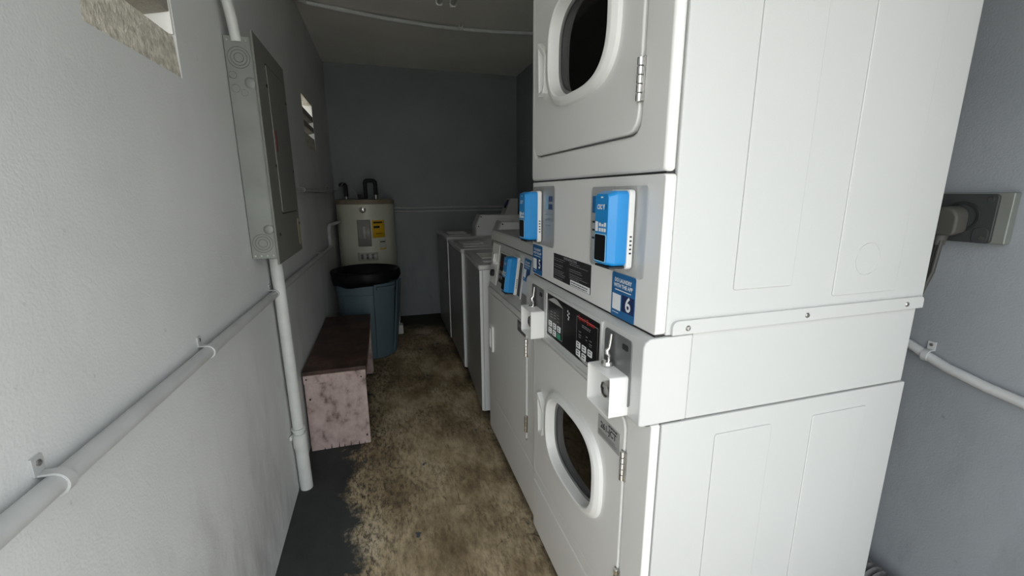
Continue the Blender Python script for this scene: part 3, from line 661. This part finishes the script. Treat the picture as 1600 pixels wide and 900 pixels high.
vinyl(.045, .268, 1.088, 1.262, 0, ((.232,1.205,.258,1.242,BLUED),(.235,1.183,.255,1.187,BLACKM),(.235,1.165,.255,1.169,BLACKM),(.235,1.147,.255,1.151,BLACKM)))
vinyl(.490, .664, 1.095, 1.268, 0, ((.505,1.225,.530,1.240,NAVY),(.505,1.203,.530,1.218,NAVY),(.536,1.203,.556,1.240,mk('pale_blue_print',(.25,.40,.52),.5)),(.500,1.186,.556,1.189,PRINTG),(.505,1.170,.556,1.173,PRINTG),(.520,1.155,.556,1.158,PRINTG)))
reader(SD, front_map(.0185, .120, 1.181), 1)
reader(SD, front_map(.0185, .622, 1.181), 1)
# ---------------------------------------------------------------- single dryer beyond it
SB = thing('single_dryer', 'white waist high dryer with slanted control panel and solid door, beside the stacked dryer', 'dryer', (.4, 1.05, 0))
ya, yb = .700, 1.408
obj('cabinet', MB().box(.058, .74, ya, yb, .028, .803).box(.119, .74, ya, yb, .803, 1.030), SIDE, SB, .002)
obj('plinth', MB().box(.08, .72, ya+.01, yb-.01, 0, .03), SEAL, SB)
top = obj('top_cover', MB().prism([(.064,1.030),(.066,1.066),(.074,1.074),(.74,1.074),(.74,1.030)], 'y', ya, yb), ENAMEL, SB, .003)
obj('rear_rim', MB().box(.55, .565, ya+.05, yb-.05, 1.073, 1.080), ENAMEL, SB, .002)
obj('door_frame', MB().ring(rrect(ya, yb, .240, .798, .006, 6), rrect(.785, 1.372, .300, .775, .020, 6), 'x', .043, .060), FASCIA, SB, .004, 3)
bd = obj('door', MB().prism(rrect(.789, 1.368, .304, .771, .020, 6), 'x', .039, .059), FASCIA, SB, .004, 3)
obj('kick_panel', MB().box(.043, .060, ya, yb, .03, .2365), FASCIA, SB, .004, 3)
obj('handle', MB().ring(rrect(1.285, 1.345, .485, .620, .012), rrect(1.297, 1.338, .505, .600, .008), 'x', .030, .040), PLWHITE, bd, .003, label='white recessed pull handle')
for z in (.655, .345): hinge(SB, .042, .787, z, z+.068)
Fn = front_map(.0385, .846, .748)
bn = obj('name_plate', fm(MB().prism(rrect(-.048,.048,-.022,.022,.002), 'x', 0, .0008), Fn), mk('dark_plate',(.10,.10,.10),.5), bd)
q = text_mb('261-JCT', .020, lambda u,v: Fn(u, v+.003, .0012), .078, .0004); obj('lettering', q, GRAYP, bd)
sl = .122; slx = lambda z: .050+(z-.81)*sl
cpn = obj('control_housing', MB().prism([(.046,.802),(slx(.812),.812),(slx(1.022),1.022),(.12,1.022),(.12,.802)], 'y', ya, yb), ENAMEL, SB, .003, 3)
Fp = front_map(slx(.917), 1.083, .917, sl)
obj('control_frame', fm(MB().ring(rrect(-.176,.176,-.074,.074,.004), rrect(-.168,.168,-.066,.066,.003), 'x', -.002, .004), Fp), ENAMEL, SB, .0012, label='white frame round the control panel')
bp_ = obj('control_panel', fm(MB().prism(rrect(-.168,.168,-.066,.066,.003), 'x', -.002, .001), Fp), BLACK, SB, label='glossy black control panel')
q = MB()
for r in range(2):
    for c in range(2): u, v = -.145+.030*c, -.020-.022*r; q.add([Fp(u-.010,v-.008,.0015),Fp(u+.010,v-.008,.0015),Fp(u+.010,v+.008,.0015),Fp(u-.010,v+.008,.0015)], [(0,1,2,3)])
obj('buttons', q, GRAYP, bp_)
q = bars(Fp, -.15, -.10, (.03,.02,.01), .002, .0015); obj('small_print', q, RED, bp_)
Fc = front_map(slx(.917), 1.338, .917, sl)
cpl = obj('coin_plate', fm(MB().prism(rrect(-.062,.060,-.094,.096,.004), 'x', -.001, .0025), Fc), PLWHITE, SB, .001, label='white coin slide plate')
obj('coin_slide', fm(MB().box(.0025,.012,-.004,.004,.006,.050).box(.0025,.018,-.020,.020,.000,.010), Fc), CHROME, cpl, .002)
obj('lock', fm(MB().lathe([(.0001,.020),(.013,.019),(.0165,.016),(.0165,.001)], (0,.004,-.042), 20, 'x'), Fc), BLACKM, cpl, label='black round lock')
reader(SB, front_map(slx(.926)-.001, .992, .926, sl), 1)
sticker(SB, front_map(slx(.965)-.001, .868, .965, sl), .075, .085, '')
Fg = front_map(slx(.865), .815, .862, sl)
gs = obj('instruction_sticker', fm(MB().prism(rrect(-.085,.085,-.040,.012,.002), 'x', 0, .0008), Fg), mk('grey_sticker',(.30,.30,.29),.5), SB)
obj('lettering', bars(Fg, -.08, .08, (.004,-.004,-.012,-.020,-.028), .0018, .0012), BLACKM, gs)
# ---------------------------------------------------------------- three top loading washers
def washer(y0, y1, xf, zt, label, rd=False, rot=0):
    t = thing('washing_machine', label, 'washer', (.4, (y0+y1)/2, 0), 'top loading washers in a row along the right')
    obj('cabinet', MB().box(xf+.010, .71, y0+.004, y1-.004, .02, zt-.028), WSIDE, t, .004)
    obj('front_panel', MB().prism([(y0,.03),(y1,.03),(y1,zt-.03),(y0,zt-.03)], 'x', xf, xf+.016), WFRONT, t, .006, 3, label='grey front panel')
    obj('corner_strip', MB().box(xf+.001, xf+.0165, y0-.0015, y0+.004, .028, zt-.029), WSIDE, t, .001, label='white edge of the front panel')
    obj('seam', MB().box(xf+.016, xf+.0185, y0+.002, y1-.002, .03, zt-.032), SEAL, t)
    for (fx, fy) in ((xf+.06,y0+.06),(xf+.06,y1-.06),(.65,y0+.06),(.65,y1-.06)): obj('foot', MB().lathe([(.018,0),(.022,.006),(.012,.012),(.012,.022)], (fx,fy,0), 16), SEAL, t)
    tp = obj('top_cover', MB().prism(rrect(xf-.004, .715, y0-.002, y1+.002, .012), 'z', zt-.028, zt), ENAMEL, t, .006, 3)
    ldd = obj('lid', MB().prism(rrect(xf+.035, .275, y0+.09, y1-.09, .015), 'z', zt-.002, zt+.008), ENAMEL, t, .003)
    obj('lid_grip', MB().prism(rrect(xf+.045, .262, y0+.19, y0+.39, .008), 'z', zt+.007, zt+.012), PLWHITE, ldd, .002)
    ph = [(.308,zt-.002),(.308,zt+.088),(.348,zt+.172),(.70,zt+.170),(.70,zt-.002)]
    obj('meter_case', MB().prism(ph, 'y', y0+.030, y0+.150), WSIDE, t, .004, label='white coin meter case')
    obj('case_trim', MB().prism([(.304,zt-.001),(.304,zt+.089),(.344,zt+.177),(.354,zt+.177),(.314,zt+.087),(.314,zt-.001)], 'y', y0+.027, y0+.153), ENAMEL, t, .0015)
    obj('control_console', MB().prism([(.585,zt-.002),(.600,zt+.150),(.70,zt+.150),(.70,zt-.002)], 'y', y0+.155, y1-.02), WSIDE, t, .005)
    obj('screw', MB().lathe([(.0001,y0+.024),(.005,y0+.025),(.005,y0+.031)], (.355,0,zt+.158), 10, 'y'), SEAL, t)
    obj('screw', MB().lathe([(.0001,y0+.024),(.005,y0+.025),(.005,y0+.031)], (.332,0,zt+.078), 10, 'y'), SEAL, t)
    if rd:
        ya_ = y0+.17; rb = obj('reader_housing', MB().prism([(.555,zt+.10),(.600,zt+.168),(.655,zt+.305),(.725,zt+.305),(.725,zt+.10)], 'y', ya_, ya_+.13), ENAMEL, t, .005, 3)
        obj('reader_face', MB().add([(.600+.055*k/.137-.004, ya_+a, zt+.168+k) for (k, a) in ((.055,.03),(.055,.10),(.125,.10),(.125,.03))], [(0,1,2,3)]), NAVY, rb, solid=.003)
    if rot:      # stands a little askew: turn about its near front corner
        off = Vector((xf, y0, 0))-t.location; t.rotation_euler.z = rot; t.location += off-Matrix.Rotation(rot, 3, 'Z')@off
    return t
washer(1.575, 2.215, .036, .875, 'top loading washer with grey front standing right beyond the single dryer, nearest of the washers', rot=-.058)
washer(2.235, 2.885, .056, .880, 'top loading washer with grey front in the middle of the three washers', rot=-.010)
washer(2.910, 3.560, .058, .897, 'top loading washer with grey front farthest back, with a slanted reader on top', True)
# ---------------------------------------------------------------- water heater
HX, HY, HR = -.583, 3.545, .247
wh = thing('water_heater', 'beige cylindrical water heater in the back left corner behind the trash can', 'water heater', (HX, HY, 0))
obj('tank', MB().lathe([(.22,0),(.235,.012),(.236,.045),(HR,.05),(HR,1.172)], (HX,HY,0), 72), HEAT, wh)
obj('top_cap', MB().lathe([(HR+.003,1.160),(HR+.005,1.165),(HR+.005,1.192),(HR,1.200),(HR-.02,1.203),(.0001,1.203)], (HX,HY,0), 72), HTOP, wh, label='brownish top rim')
CA = math.atan2(CAM.y-HY, CAM.x-HX)
def cyl(cx_off, z, r=HR): # cx_off: sideways offset in world x
    return (HX+cx_off, HY-math.sqrt(max(r*r-cx_off*cx_off, 0)), z)
def patch(name, x0, x1, z0, z1, mat, d=.001, parent=wh, label=None):
    mb = MB(); n = 10; r = HR+d
    mb.sheet(lambda a, b: cyl(x0+(x1-x0)*a-HX, z0+(z1-z0)*b, r), n, 1)
    return obj(name, mb, mat, parent, label=label, solid=.0012)
apl = patch('access_plate', -.655, -.545, .800, 1.030, HGREY, .003, label='grey access plate')
patch('plate_window', -.6095, -.5905, .868, .972, mk('pale_plate',(.50,.50,.49),.4), .0085, apl)
patch('plate_ridge', -.617, -.583, .855, .985, HGREY, .0060, apl)
yl = patch('warning_label', -.532, -.430, .872, 1.024, YEL, .0015, label='yellow warning label')
patch('label_text', -.520, -.445, .998, 1.012, BLACKM, .003, yl); patch('label_text', -.520, -.470, .955, .975, BLACKM, .003, yl); patch('label_text', -.505, -.455, .905, .910, BLACKM, .003, yl)
wlb = patch('rating_label', -.480, -.425, .765, .855, mk('cream_label',(.55,.55,.48),.5), .0015)
patch('label_text', -.475, -.432, .83, .838, BLACKM, .003, wlb); patch('label_text', -.478, -.428, .768, .778, YEL, .003, wlb)
il2 = patch('instruction_label', -.668, -.50, .675, .745, mk('pale_label',(.50,.50,.45),.5), .0015)
for k in range(3): patch('label_picture', -.642+.045*k, -.622+.045*k, .69, .733, PLATEG, .003, il2)
ex, ez = -.600, 1.115
em = MB().lathe([(.0001,-.010),(.020,-.009),(.026,-.006),(.028,0)], (ex, HY-math.sqrt(HR*HR-(ex-HX)**2), ez), 28, 'y')
eb = obj('badge', em, CHROME, wh, label='round chrome maker badge')
obj('badge_monogram', text_mb('GE', .026, lambda u,v: (ex+u, HY-HR-.0095, ez+v), .026, .0004, shear=.3), NAVY, eb)
obj('pipe_nipple', MB().lathe([(.013,1.20),(.013,1.26)], (-.735,3.50,0), 14), STEEL, wh); obj('pipe_nipple', MB().lathe([(.013,1.20),(.013,1.26)], (-.485,3.45,0), 14), STEEL, wh)
hp = obj('water_pipe', MB().tube(fillet([(-.735,3.50,1.225),(-.735,3.50,1.315),(-.755,3.62,1.335),(-.80,3.79,1.33)], .02), .018, 12), RUBBER, None, base=(-.735,3.5,1.2))
tag(hp, 'black insulated pipe rising behind the left of the water heater top', 'pipe')
hp = obj('water_pipe', MB().tube(fillet([(-.485,3.45,1.24),(-.485,3.45,1.362),(-.57,3.45,1.362),(-.57,3.47,1.21)], .025), .0175, 12), RUBBER, None, base=(-.485,3.45,1.2))
tag(hp, 'black insulated pipe bent in an upside down U on the water heater', 'pipe')
wr = obj('wire', MB().tube(fillet([(-.84,3.60,1.277),(-.80,3.56,1.285),(-.755,3.50,1.34),(-.735,3.47,1.352),(-.70,3.44,1.31),(-.655,3.42,1.265),(-.635,3.40,1.205)], .04), .0035, 8), PRINTG, base=(-.7,3.45,1.205))
tag(wr, 'thin pale wire looping from the wall conduit to the water heater top', 'wire')
vb = obj('junction_cover', MB().box(-.635,-.595,3.40,3.45,1.203,1.245), RUBBER, wh, .004)
dp = thing('floor_block', 'small pale block on the floor right of the trash can by the heater', 'block', (-.36,3.25,0))
obj('block', MB().box(-.385,-.325,3.22,3.30,.0,.085), PLWHITE, dp, .006); obj('upright_tube', MB().tube([(-.36,3.27,.08),(-.36,3.28,.32)], .013, 10), PVC, dp)
# ---------------------------------------------------------------- trash can and bag
TX, TY = -.592, 2.835
tcn_ = thing('trash_can', 'blue grey plastic trash can lined with a black bag, between bench and water heater', 'trash can', (TX, TY, 0))
def canfn(i, a, r, h):
    d = math.cos(2*(a-math.radians(-60)))
    return r*(1+.012*math.cos(4*(a+.9))), h
obj('body', MB().lathe([(.185,.0),(.198,.010),(.213,.30),(.222,.515),(.230,.520),(.236,.60),(.240,.66),(.246,.662),(.246,.672),(.232,.672),(.215,.52),(.19,.05),(.0001,.04)], (TX,TY,0), 64, fn=canfn), TRASH, tcn_)
# raised side panel with pull handle, facing the viewer's right
def canp(ang, z, d):  # point on the can wall
    rr = .196+.060*min(z,.67)/.60+d; a = math.radians(ang); return (TX+rr*math.cos(a), TY+rr*math.sin(a), z)
def canpanel(name, a0, a1, z0, z1, d0, d1, bev=.004, parent=tcn_, mat=TRASH):
    mb = MB(); n = 6; k = 8; out_ = []
    for d in (d0, d1): mb.v += [canp(a0+(a1-a0)*i/n, z0+(z1-z0)*j/k, d) for j in range(k+1) for i in range(n+1)]
    m = (n+1)*(k+1)
    for j in range(k):
        for i in range(n):
            q = (j*(n+1)+i, j*(n+1)+i+1, (j+1)*(n+1)+i+1, (j+1)*(n+1)+i)
            mb.f += [q[::-1], tuple(m+x for x in q)]
    bd_ = [i for i in range(n+1)]+[j*(n+1)+n for j in range(1,k+1)]+[k*(n+1)+i for i in range(n-1,-1,-1)]+[j*(n+1) for j in range(k-1,0,-1)]
    for x in range(len(bd_)):
        p, q = bd_[x], bd_[(x+1)%len(bd_)]; mb.f.append((p, q, m+q, m+p))
    return obj(name, mb, mat, parent, bev)
canpanel('side_rib', -78, -38, .02, .60, -.004, .010)
canpanel('side_rib', -30, -10, .02, .60, -.004, .008)
hb = canpanel('handle', -74, -44, .560, .582, .008, .036, .005)
canpanel('handle_pocket', -75, -43, .584, .598, .0105, .0125, .001)
canpanel('label_recess', -128, -100, .32, .42, -.002, .004)
canpanel('label_edge', -126, -102, .332, .408, .004, .006, .001)
def bagfn(i, a, r, h):
    wv = math.sin(a*5+1)*.006+math.sin(a*11)*.004
    if i in (0,): return r+wv, h-.020*math.cos(a+2.2)+.006*math.sin(a*7)
    if i in (1,): return r+wv*.7, h
    return r, h
bg_ = obj('bag', MB().lathe([(.248,.600),(.256,.625),(.258,.668),(.254,.680),(.245,.683),(.225,.672),(.200,.58),(.175,.42),(.12,.34),(.0001,.33)], (TX,TY,0), 80, fn=bagfn), BAG, base=(TX,TY,.33), sharp=2)
tag(bg_, 'black plastic bag folded over the rim of the trash can', 'bag')
# ---------------------------------------------------------------- bench
bn_ = thing('wooden_bench', 'low wooden bench with stained brown top and chipped pink painted end panel on the left', 'bench', (-.715, 1.93, 0))
bx0, bx1, by0, by1, bz = -.852, -.573, 1.47, 2.43, .405
def rag(x0, x1, z1):
    pts = [(x0, z1), (x0, .002)]
    for (f, h) in ((.22,.012),(.33,.028),(.46,.034),(.55,.018),(.66,.030),(.80,.022),(.9,.012)):
        x = x0+(x1-x0)*f; pts += [(x-.003,.002),(x-.001,h),(x+.001,h*.9),(x+.002,.002)]
    return pts+[(x1, .002), (x1, z1)]
obj('end_panel', MB().prism(rag(bx0, bx1, bz-.042), 'y', by0, by0+.018), PINK, bn_, label='worn pink end panel with chipped lower edge')
obj('end_panel', MB().box(bx0, bx1, by1-.018, by1, .002, bz-.018), PINK, bn_)
obj('end_rail', MB().box(bx0-.002, bx1+.002, by0-.008, by0+.018, bz-.044, bz-.001), PINK, bn_, .0015)
obj('seat_top', MB().box(bx0-.003, bx1+.006, by0-.006, by1+.01, bz, bz+.018), WTOP, bn_, .002, label='dark stained plywood top')
obj('front_rail', MB().box(bx1-.018, bx1, by0+.018, by1-.018, bz-.075, bz), WEDGE, bn_, .002)
obj('brace', MB().box(bx1-.09, bx1-.002, by1-.06, by1-.018, .002, bz-.08), PINK, bn_, .002)
for (x, z) in ((bx0+.012,.385),(bx1-.02,.37),(bx0+.02,.28),(bx1-.015,.05)): obj('nail', MB().lathe([(.0001,by0-.0095),(.004,by0-.009),(.004,by0)], (x,0,z), 8, 'y'), SEAL, bn_)
